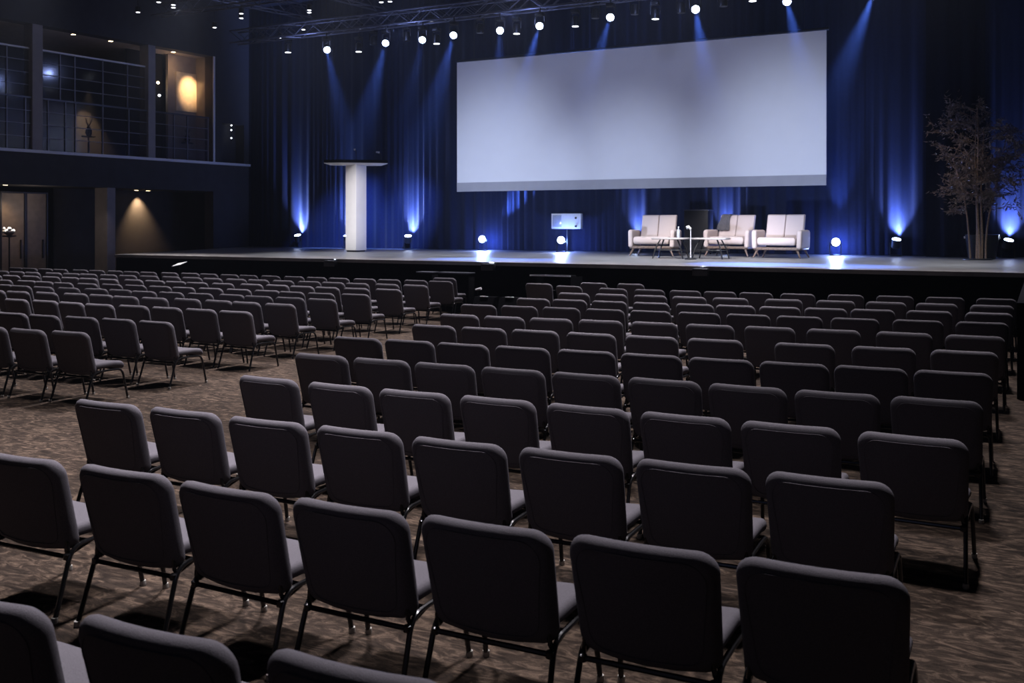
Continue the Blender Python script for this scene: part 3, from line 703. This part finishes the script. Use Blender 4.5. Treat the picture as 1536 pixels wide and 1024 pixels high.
truss('lighting_truss', (-24, 25.25, ZT), (2, 25.25, ZT), 'long ceiling truss carrying the blue stage spotlights', .4)
truss('lighting_truss', (-24.5, 22.4, ZT+.45), (-2, 22.4, ZT+.45), 'ceiling truss parallel to the screen, nearer the seats')
truss('lighting_truss', (-25, 27.2, ZT+.5), (0, 27.2, ZT+.5), 'ceiling truss parallel to the screen, just before the curtain')
for x, lab in ((-22.6, 'crosswise ceiling truss nearest the balcony wall'), (-19.6, 'crosswise ceiling truss above the podium side of stage'),
               (-16.3, 'crosswise ceiling truss left of the screen top'), (-12.2, 'crosswise ceiling truss over the screen')):
    truss('lighting_truss', (x-.9, 18.5, ZT+.95), (x+.5, 26.8, ZT+.95), lab, .38)
for x, y, lab in ((-20, 24, 'thin dark pipe under the ceiling by the balcony'), (-15, 26.2, 'thin dark pipe under the ceiling over the podium')):
    b = MB(); b.tube([(x-6, y, ZT+1.5), (x+9, y+.2, ZT+1.5)], .05, 8); o = b.build('ceiling_pipe', 'truss_metal'); tag(o, lab, 'pipe')
# ------------------------------------------------------------------ stage spotlights
def make_head(lens):
    t = thing('spotlight', 'spotlight', 'spotlight')
    b = MB(); b.box((-.14, -.14, .33), (.14, .14, .45), .015); b.tube([(0, 0, .44), (0, 0, .62)], .03, 8); b.build('base', 'fixture_black', t)
    b = MB()
    for sx in (-1, 1): b.tube(rc([(0, 0, .33), (sx*.19, 0, .3), (sx*.19, 0, 0)], .05), .022, 8)
    b.build('yoke', 'fixture_black', t)
    b = MB(); b.lathe([(.07, .2), (.12, .16), (.14, .02), (.155, -.16), (.15, -.2), (.13, -.2)], 20); h = b.build('head', 'fixture_black', t)
    b = MB(); b.lathe([(.128, -.196), (.128, -.203), (.06, -.212)], 20); b.build('lens', lens, h)
    return t
H_on, H_off = make_head('lens_blue'), None
firsts = {}
BEAMS = [  # lens pixel, point of the view it is aimed at, distance of that point, power
 (490, 72, (538, 300), 28.9, .45), (579, 62, (512, 320), 28.9, .85), (634, 57, (585, 290), 28.9, .25), (681, 50, (608, 320), 28.9, .9), (750, 44, (742, 388), 21.5, .2),
 (810, 37, (700, 388), 21.5, .5), (916, 24, (800, 390), 21.5, .4), (1043, 12, (1105, 397), 21.5, .6), (1180, 0, (1275, 401), 21.5, .5), (1311, -9, (1150, 398), 21.5, .7)]
BLUE = (.12, .25, 1.0); BP = 25000
for i, (px, py, tg, ty, pw) in enumerate(BEAMS):
    p = aty(px, py, 24.8); q = aty(tg[0], tg[1], ty)
    c = H_on if i == 0 else copy_tree(H_on)
    c.location = (p.x, p.y, p.z)
    c['label'] = 'lit blue-white stage spotlight on ceiling truss, %s one along from the podium side' % ORD[i+1]; c['group'] = 'lit spotlights on the ceiling truss'; c['category'] = 'spotlight'
    # head looks at the audience a little so that its lens shows; aim the head
    aim = (q-p).normalized(); hd = [k for k in c.children if k.name.startswith('head')][0]
    vd = (Vector((0, 0, HC))-p).normalized(); hv = (aim*.28+vd*.72).normalized(); c.scale = (.75, .75, .75)
    hd.rotation_euler = hv.to_track_quat('-Z', 'Y').to_euler()
    lp = p+hv*.2
    light('stage_beam', 'SPOT', lp, lp+aim, BP*pw, BLUE, 20, 1, .05)
for x in (-21, -17, -13, -9): light('truss_fill', 'POINT', (x, 24.5, 7.75), None, 32, (.35, .45, 1), rad=.1)  # added unseen points that put blue light on the trusses
H2 = make_head('lens_white'); H3 = make_head('fixture_black'); n2 = n3 = 0
for px, py, lit in ((432, 79, 1), (538, 78, 1), (560, 68, 0), (610, 62, 0), (655, 66, 1), (720, 50, 0), (775, 51, 1), (863, 40, 1), (893, 28, 0), (952, 22, 0), (983, 29, 1), (1022, 20, 0), (1085, 10, 0), (1129, 2, 1)):
    p = aty(px, py, 25.6); src = H2 if lit else H3
    if lit: c = H2 if n2 == 0 else copy_tree(H2); n2 += 1; k = n2
    else: c = H3 if n3 == 0 else copy_tree(H3); n3 += 1; k = n3
    c.location = p+Vector((0, 0, .15)); c['category'] = 'spotlight'; c.scale = (.72, .72, .72)
    c['label'] = ('small white downward spotlight under the ceiling truss, %s one counted from the podium side' if lit else 'small unlit black spotlight under the ceiling truss, %s one counted from podium side') % ORD[k]
    c['group'] = 'small white spotlights under the truss' if lit else 'unlit spotlights under the truss'
    b = None
# hanging downlights by the balcony
def make_down():
    t = thing('downlight', 'downlight', 'lamp')
    b = MB(); b.lathe([(.05, .18), (.08, .16), (.09, 0), (.075, -.01)], 18); b.build('can', 'fixture_black', t)
    b = MB(); b.lathe([(.072, -.006), (.04, -.018)], 18); b.build('lens', 'lens_white', t)
    b = MB(); b.tube([(0, 0, .17), (0, 0, 1.6)], .008, 6); b.build('cord', 'fixture_black', t)
    return t
dn = make_down()
for i, (px, py) in enumerate(((207, 18), (238, 3), (260, 7), (260, 11), (322, 41), (362, 20), (362, 27), (420, 57), (464, 15), (464, 18.5), (455, 44), (542, 43), (645, 30), (770, 14), (572, 3), (585, 2))):
    p = atz(px, py, 8.6); c = dn if i == 0 else copy_tree(dn)
    if p.y > 28.4: p = aty(px, py, 28.2)
    c.location = p; c['category'] = 'lamp'; c['group'] = 'small ceiling downlights'
    c['label'] = 'small round white downlight hanging under the dark ceiling, %s one counted from the balcony' % ORD[i+1]
# ------------------------------------------------------------------ floor uplights at the curtain
def make_up(cam_facing):
    t = thing('uplight', 'uplight', 'stage light')
    b = MB(); b.box((-.14, -.1, 0), (.14, .1, .03), .008); b.build('base', 'fixture_black', t)
    b = MB()
    for sx in (-1, 1): b.tube([(sx*.15, 0, .02), (sx*.15, 0, .36)], .014, 6)
    b.build('yoke', 'fixture_black', t)
    b = MB(); b.lathe([(.08, -.16), (.12, -.12), (.125, .06), (.13, .1), (.11, .1)], 20); h = b.build('can', 'fixture_black', t); h.location = (0, 0, .36)
    b = MB(); b.lathe([(.108, .095), (.108, .104), (.05, .112)], 20); b.build('lens', 'lens_blue', h)
    return t
up = make_up(False)
UPS = [  # px, py, mode, aim dx, power, label
 (447, 352, 'up', -.35, 1.0, 'blue floor uplight at the curtain foot, end one nearest the balcony'),
 (521, 350, 'up', -.5, .8, 'blue floor uplight half hidden behind the podium column'),
 (612, 353, 'up', .1, 1.1, 'blue floor uplight at curtain foot between podium and screen'),
 (724, 354, 'front', .7, .9, 'blue floor light facing the seats under the screen corner nearest the podium'),
 (842, 356, 'front', 0, .8, 'blue floor light facing the seats below the white equipment box'),
 (952, 352, 'up', -.1, .45, 'blue floor uplight behind the armchair nearest the wall box'),
 (1086, 352, 'up', 0, .55, 'blue floor uplight behind the armchair with the garment'),
 (1253, 357, 'front', 0, 1.1, 'large blue floor light facing the seats beside the armchair nearest the tree'),
 (1344, 360, 'up', .0, 1.0, 'bright blue floor uplight at curtain foot between armchairs and tree'),
 (1512, 362, 'up', .12, .9, 'blue floor uplight at the curtain foot beyond the tree')]
for i, (px, py, mode, dx, pw, lab) in enumerate(UPS):
    Yl = 28.0 if px == 842 else 28.35 if mode == 'front' else 28.72; p = aty(px, py, Yl)
    c = up if i == 0 else copy_tree(up)
    c.location = (p.x, Yl, ZS); c['label'] = lab; c['category'] = 'stage light'; c['group'] = 'blue lights along the curtain foot'
    hd = [k for k in c.children if k.name.startswith('can')][0]
    if mode == 'up': aim = Vector((dx*.45, .3, 1)).normalized(); vis = (aim*.75+Vector((.18, -.55, .25))*.9).normalized()
    else: aim = Vector((dx, .12, 1)).normalized(); vis = Vector((.32, -1, .12)).normalized()
    hd.rotation_euler = vis.to_track_quat('Z', 'Y').to_euler()
    c_ = Vector((p.x, Yl, ZS+.36)); lp = c_+vis*.13 if mode == 'front' else c_+Vector((.02, .1, .1))
    if mode == 'up':
        light('up_beam', 'SPOT', lp, lp+aim, 3400*pw, (.28, .4, 1), 70, 1.0, .05)
        light('up_beam', 'SPOT', lp, lp+Vector((dx*.45, .1, 1)), 2400*pw*1.35, BLUE, 38, 1.0, .05)
    else:
        light('front_glow', 'SPOT', lp, lp+vis, 400*pw, (.3, .42, 1), 150, 1.0, .06)
        light('halo_fill', 'POINT', c_+Vector((0, .3, -.05)), None, 110*pw, (.16, .28, 1), rad=.05)  # added unseen point behind the can, makes the halo on the curtain
        if px != 842: light('up_beam', 'SPOT', c_+Vector((0, .3, .1)), c_+Vector((0, .3, .1))+aim, (5500 if px == 724 else 1300)*pw, BLUE, 34, 1.0, .05)
# ------------------------------------------------------------------ lights of the place and added fill lights
W1 = (1.0, .93, .95)
# house lights over the seats, tilted back towards the camera side
for x in (-21, -15.5, -10.5, -6, -1.8):
    for y, pw in ((6.5, 1.25), (11.5, .95), (16, 1.0), (20.5, 1.1)):
        if x < -12 and y < 9: continue
        if x < -8 and y < 9: pw = .8
        light('house_light', 'SPOT', (x, y, 8.9), (x-.2, y-3.1, 0), 4500*pw*(.55 if x > -3 else 1), W1, 62, .9, .4)
light('added_rear_fill', 'AREA', (-3, -5, 6), (-5, 9, .6), 9, (.5, .6, 1), rad=3)  # added unseen area light behind the camera, tints chair backs blue
# front light on the stage
light('front_spot', 'SPOT', (-10, 10, 9.4), (pb.x, pb.y, 2.4), 9000, (1, .95, .98), 8.5, .8, .1)
light('front_spot', 'SPOT', (-5, 11, 9.4), (-7.4, 24.6, 1.7), 7400, (1, .93, .95), 16, .8, .1)
for x, pw in ((-18, 1.0), (-13, 1.5), (-8.5, 1.5), (-4, .9), (0, .5)):
    light('front_spot', 'SPOT', (x, 18.5, 9.4), (x+.3, 23.4, ZS), 4700*pw, (.9, .93, 1), 44, 1, .1)
light('front_spot', 'SPOT', (-6, 15, 9.2), (pt.x-.7, pt.y, 3.3), 1800, (1, .86, .8), 11, 1, .1)
for k, (px, ty, pw, lab) in enumerate(((745, 235, 1.0, 'added small black screen flood on the stage front below the screen corner nearest podium'), (940, 262, .75, 'added small black screen flood on the stage front between wall box and armchairs'),
                                   (1190, 215, .9, 'added small black screen flood on the stage front below the armchair nearest the tree'))):
    q = aty(px, ty, YSC); p = Vector((q.x, YF-.16, ZS-.02))  # floods added below the stage edge to brighten the screen from beneath
    t = thing('added_flood', lab, 'stage light', p, 0, 'added screen floods on the stage front')
    b = MB(); b.box((-.16, -.07, -.16), (.16, .06, -.02), .01); b.build('housing', 'fixture_black', t)
    b = MB(); b.box((-.14, -.05, -.02), (.14, .05, -.012)); b.build('lens', 'panel_glass', t, smooth=False)
    b = MB(); b.box((-.03, .06, -.13), (.03, .19, -.09)); b.build('bracket', 'fixture_black', t, smooth=False)
    light('added_screen_flood', 'SPOT', p+Vector((0, 0, .06)), q+Vector((0, 0, -.5)), 2300*pw, (.62, .72, 1), 42, 1, .06)
# warm lamps on and under the balcony, with spots added for pillar and flowers
WARM = (1, .62, .3)
light('niche_spot', 'SPOT', wp(ws(278, nb), -.35, ZH-.35), wp(ws(282, nb), nb, wz(282, 136, nb)), 340, WARM, 42, 1, .05)
light('pillar_fill_spot', 'SPOT', wp(ws(120, -.2), -1.2, 3.0), wp(ws(142, .3), .3, 1.4), 14, (1, .8, .7), 60, 1, .05)  # added unseen spot that brightens the lower pillar
light('niche_fill', 'POINT', wp(ws(262, .6), .5, ZH-.5), None, 5, WARM, rad=.1)
light('balcony_spot', 'SPOT', wp(ws(133, 3.4), 3.4, 6.9), wp(ws(133, 4.2), 4.2, 5.3), 500, WARM, 46, 1, .05)
light('recess_spot', 'SPOT', wp(ws(205, 1.9), 1.66, 3.17), wp(ws(207, 1.9), 1.84, 2.2), 600, WARM, 76, 1, .03)
light('foyer_spot', 'SPOT', wp(ws(8, 1.0), 1.0, 3.1), wp(ws(8, 1.5), 1.5, 1.6), 45, WARM, 75, 1, .05)
light('flower_fill_spot', 'SPOT', wp(ws(14, .9), .75, 3.15), wp(ws(14, .9), .9, 1.7), 420, (1, .93, .88), 24, .8, .04)  # added unseen spot that brightens the blossoms
light('foyer_fill', 'POINT', wp(ws(50, .6), .6, 2.6), None, 10, (1, .8, .65), rad=.2)
# recessed lamp faces belonging to the warm spots
for (px, n, z, lab) in ((260, .45, ZH, 'warm recessed ceiling lamp over the lit niche'), (205, 1.2, ZSOF, 'warm recessed lamp under the balcony, above the glowing wall'),
                        (222, 1.2, ZSOF, 'dimmer warm recessed lamp under the balcony beside the glowing wall one'), (8, .5, ZSOF, 'warm recessed lamp under the balcony above the lit door'),
                        (110, .5, ZH, 'small recessed lamp over the balcony nearest the upper pillar'), (166, .5, ZH, 'small recessed lamp over the balcony in the middle')):
    t = thing('recessed_lamp', lab, 'lamp', wp(ws(px, n), n, z))
    b = MB(); b.lathe([(.075, -.012), (.075, -.004), (.1, -.004), (.1, .0)], 18); b.build('rim', 'fixture_black', t)
    b = MB(); b.lathe([(.07, -.014), (.07, -.005)], 18); b.build('bulb', 'lens_warm', t)
# ------------------------------------------------------------------ haze and world
w = bpy.data.worlds.new('world'); scn.world = w; w.use_nodes = True; nt = w.node_tree
bg = nt.nodes['Background']; bg.inputs[0].default_value = (.01, .012, .02, 1); bg.inputs[1].default_value = .2
vs_ = nt.nodes.new('ShaderNodeVolumeScatter'); vs_.inputs['Anisotropy'].default_value = .2
gm = nt.nodes.new('ShaderNodeNewGeometry'); sx = nt.nodes.new('ShaderNodeSeparateXYZ'); mr = nt.nodes.new('ShaderNodeMapRange')
nt.links.new(gm.outputs['Position'], sx.inputs[0]); nt.links.new(sx.outputs['Y'], mr.inputs[0])
mr.inputs[1].default_value = 22.5; mr.inputs[2].default_value = 25.0; mr.inputs[3].default_value = .0003; mr.inputs[4].default_value = .004; vs_.inputs['Color'].default_value = (.68, .78, 1, 1)
mz = nt.nodes.new('ShaderNodeMapRange'); nt.links.new(sx.outputs['Z'], mz.inputs[0]); mu = nt.nodes.new('ShaderNodeMath'); mu.operation = 'MULTIPLY'
mz.inputs[1].default_value = 3.5; mz.inputs[2].default_value = 6.5; mz.inputs[3].default_value = .65; mz.inputs[4].default_value = 2.3
nt.links.new(mr.outputs[0], mu.inputs[0]); nt.links.new(mz.outputs[0], mu.inputs[1])
nt.links.new(mu.outputs[0], vs_.inputs['Density'])   # stage haze: thick over the stage, thin over the seats
nt.links.new(vs_.outputs[0], nt.nodes['World Output'].inputs['Volume'])
# ------------------------------------------------------------------ view
scn.view_settings.view_transform = 'Standard'; scn.view_settings.look = 'None'
scn.view_settings.exposure = 0; scn.view_settings.gamma = 1; scn.view_settings.use_curve_mapping = False
w.cycles.volume_step_size = 6.0
scn.cycles.use_denoising = True
scn.cycles.volume_max_steps = 16; scn.cycles.max_bounces = 6; scn.cycles.diffuse_bounces = 2; scn.cycles.volume_bounces = 0; scn.cycles.transparent_max_bounces = 12
scn.cycles.sample_clamp_indirect = 4
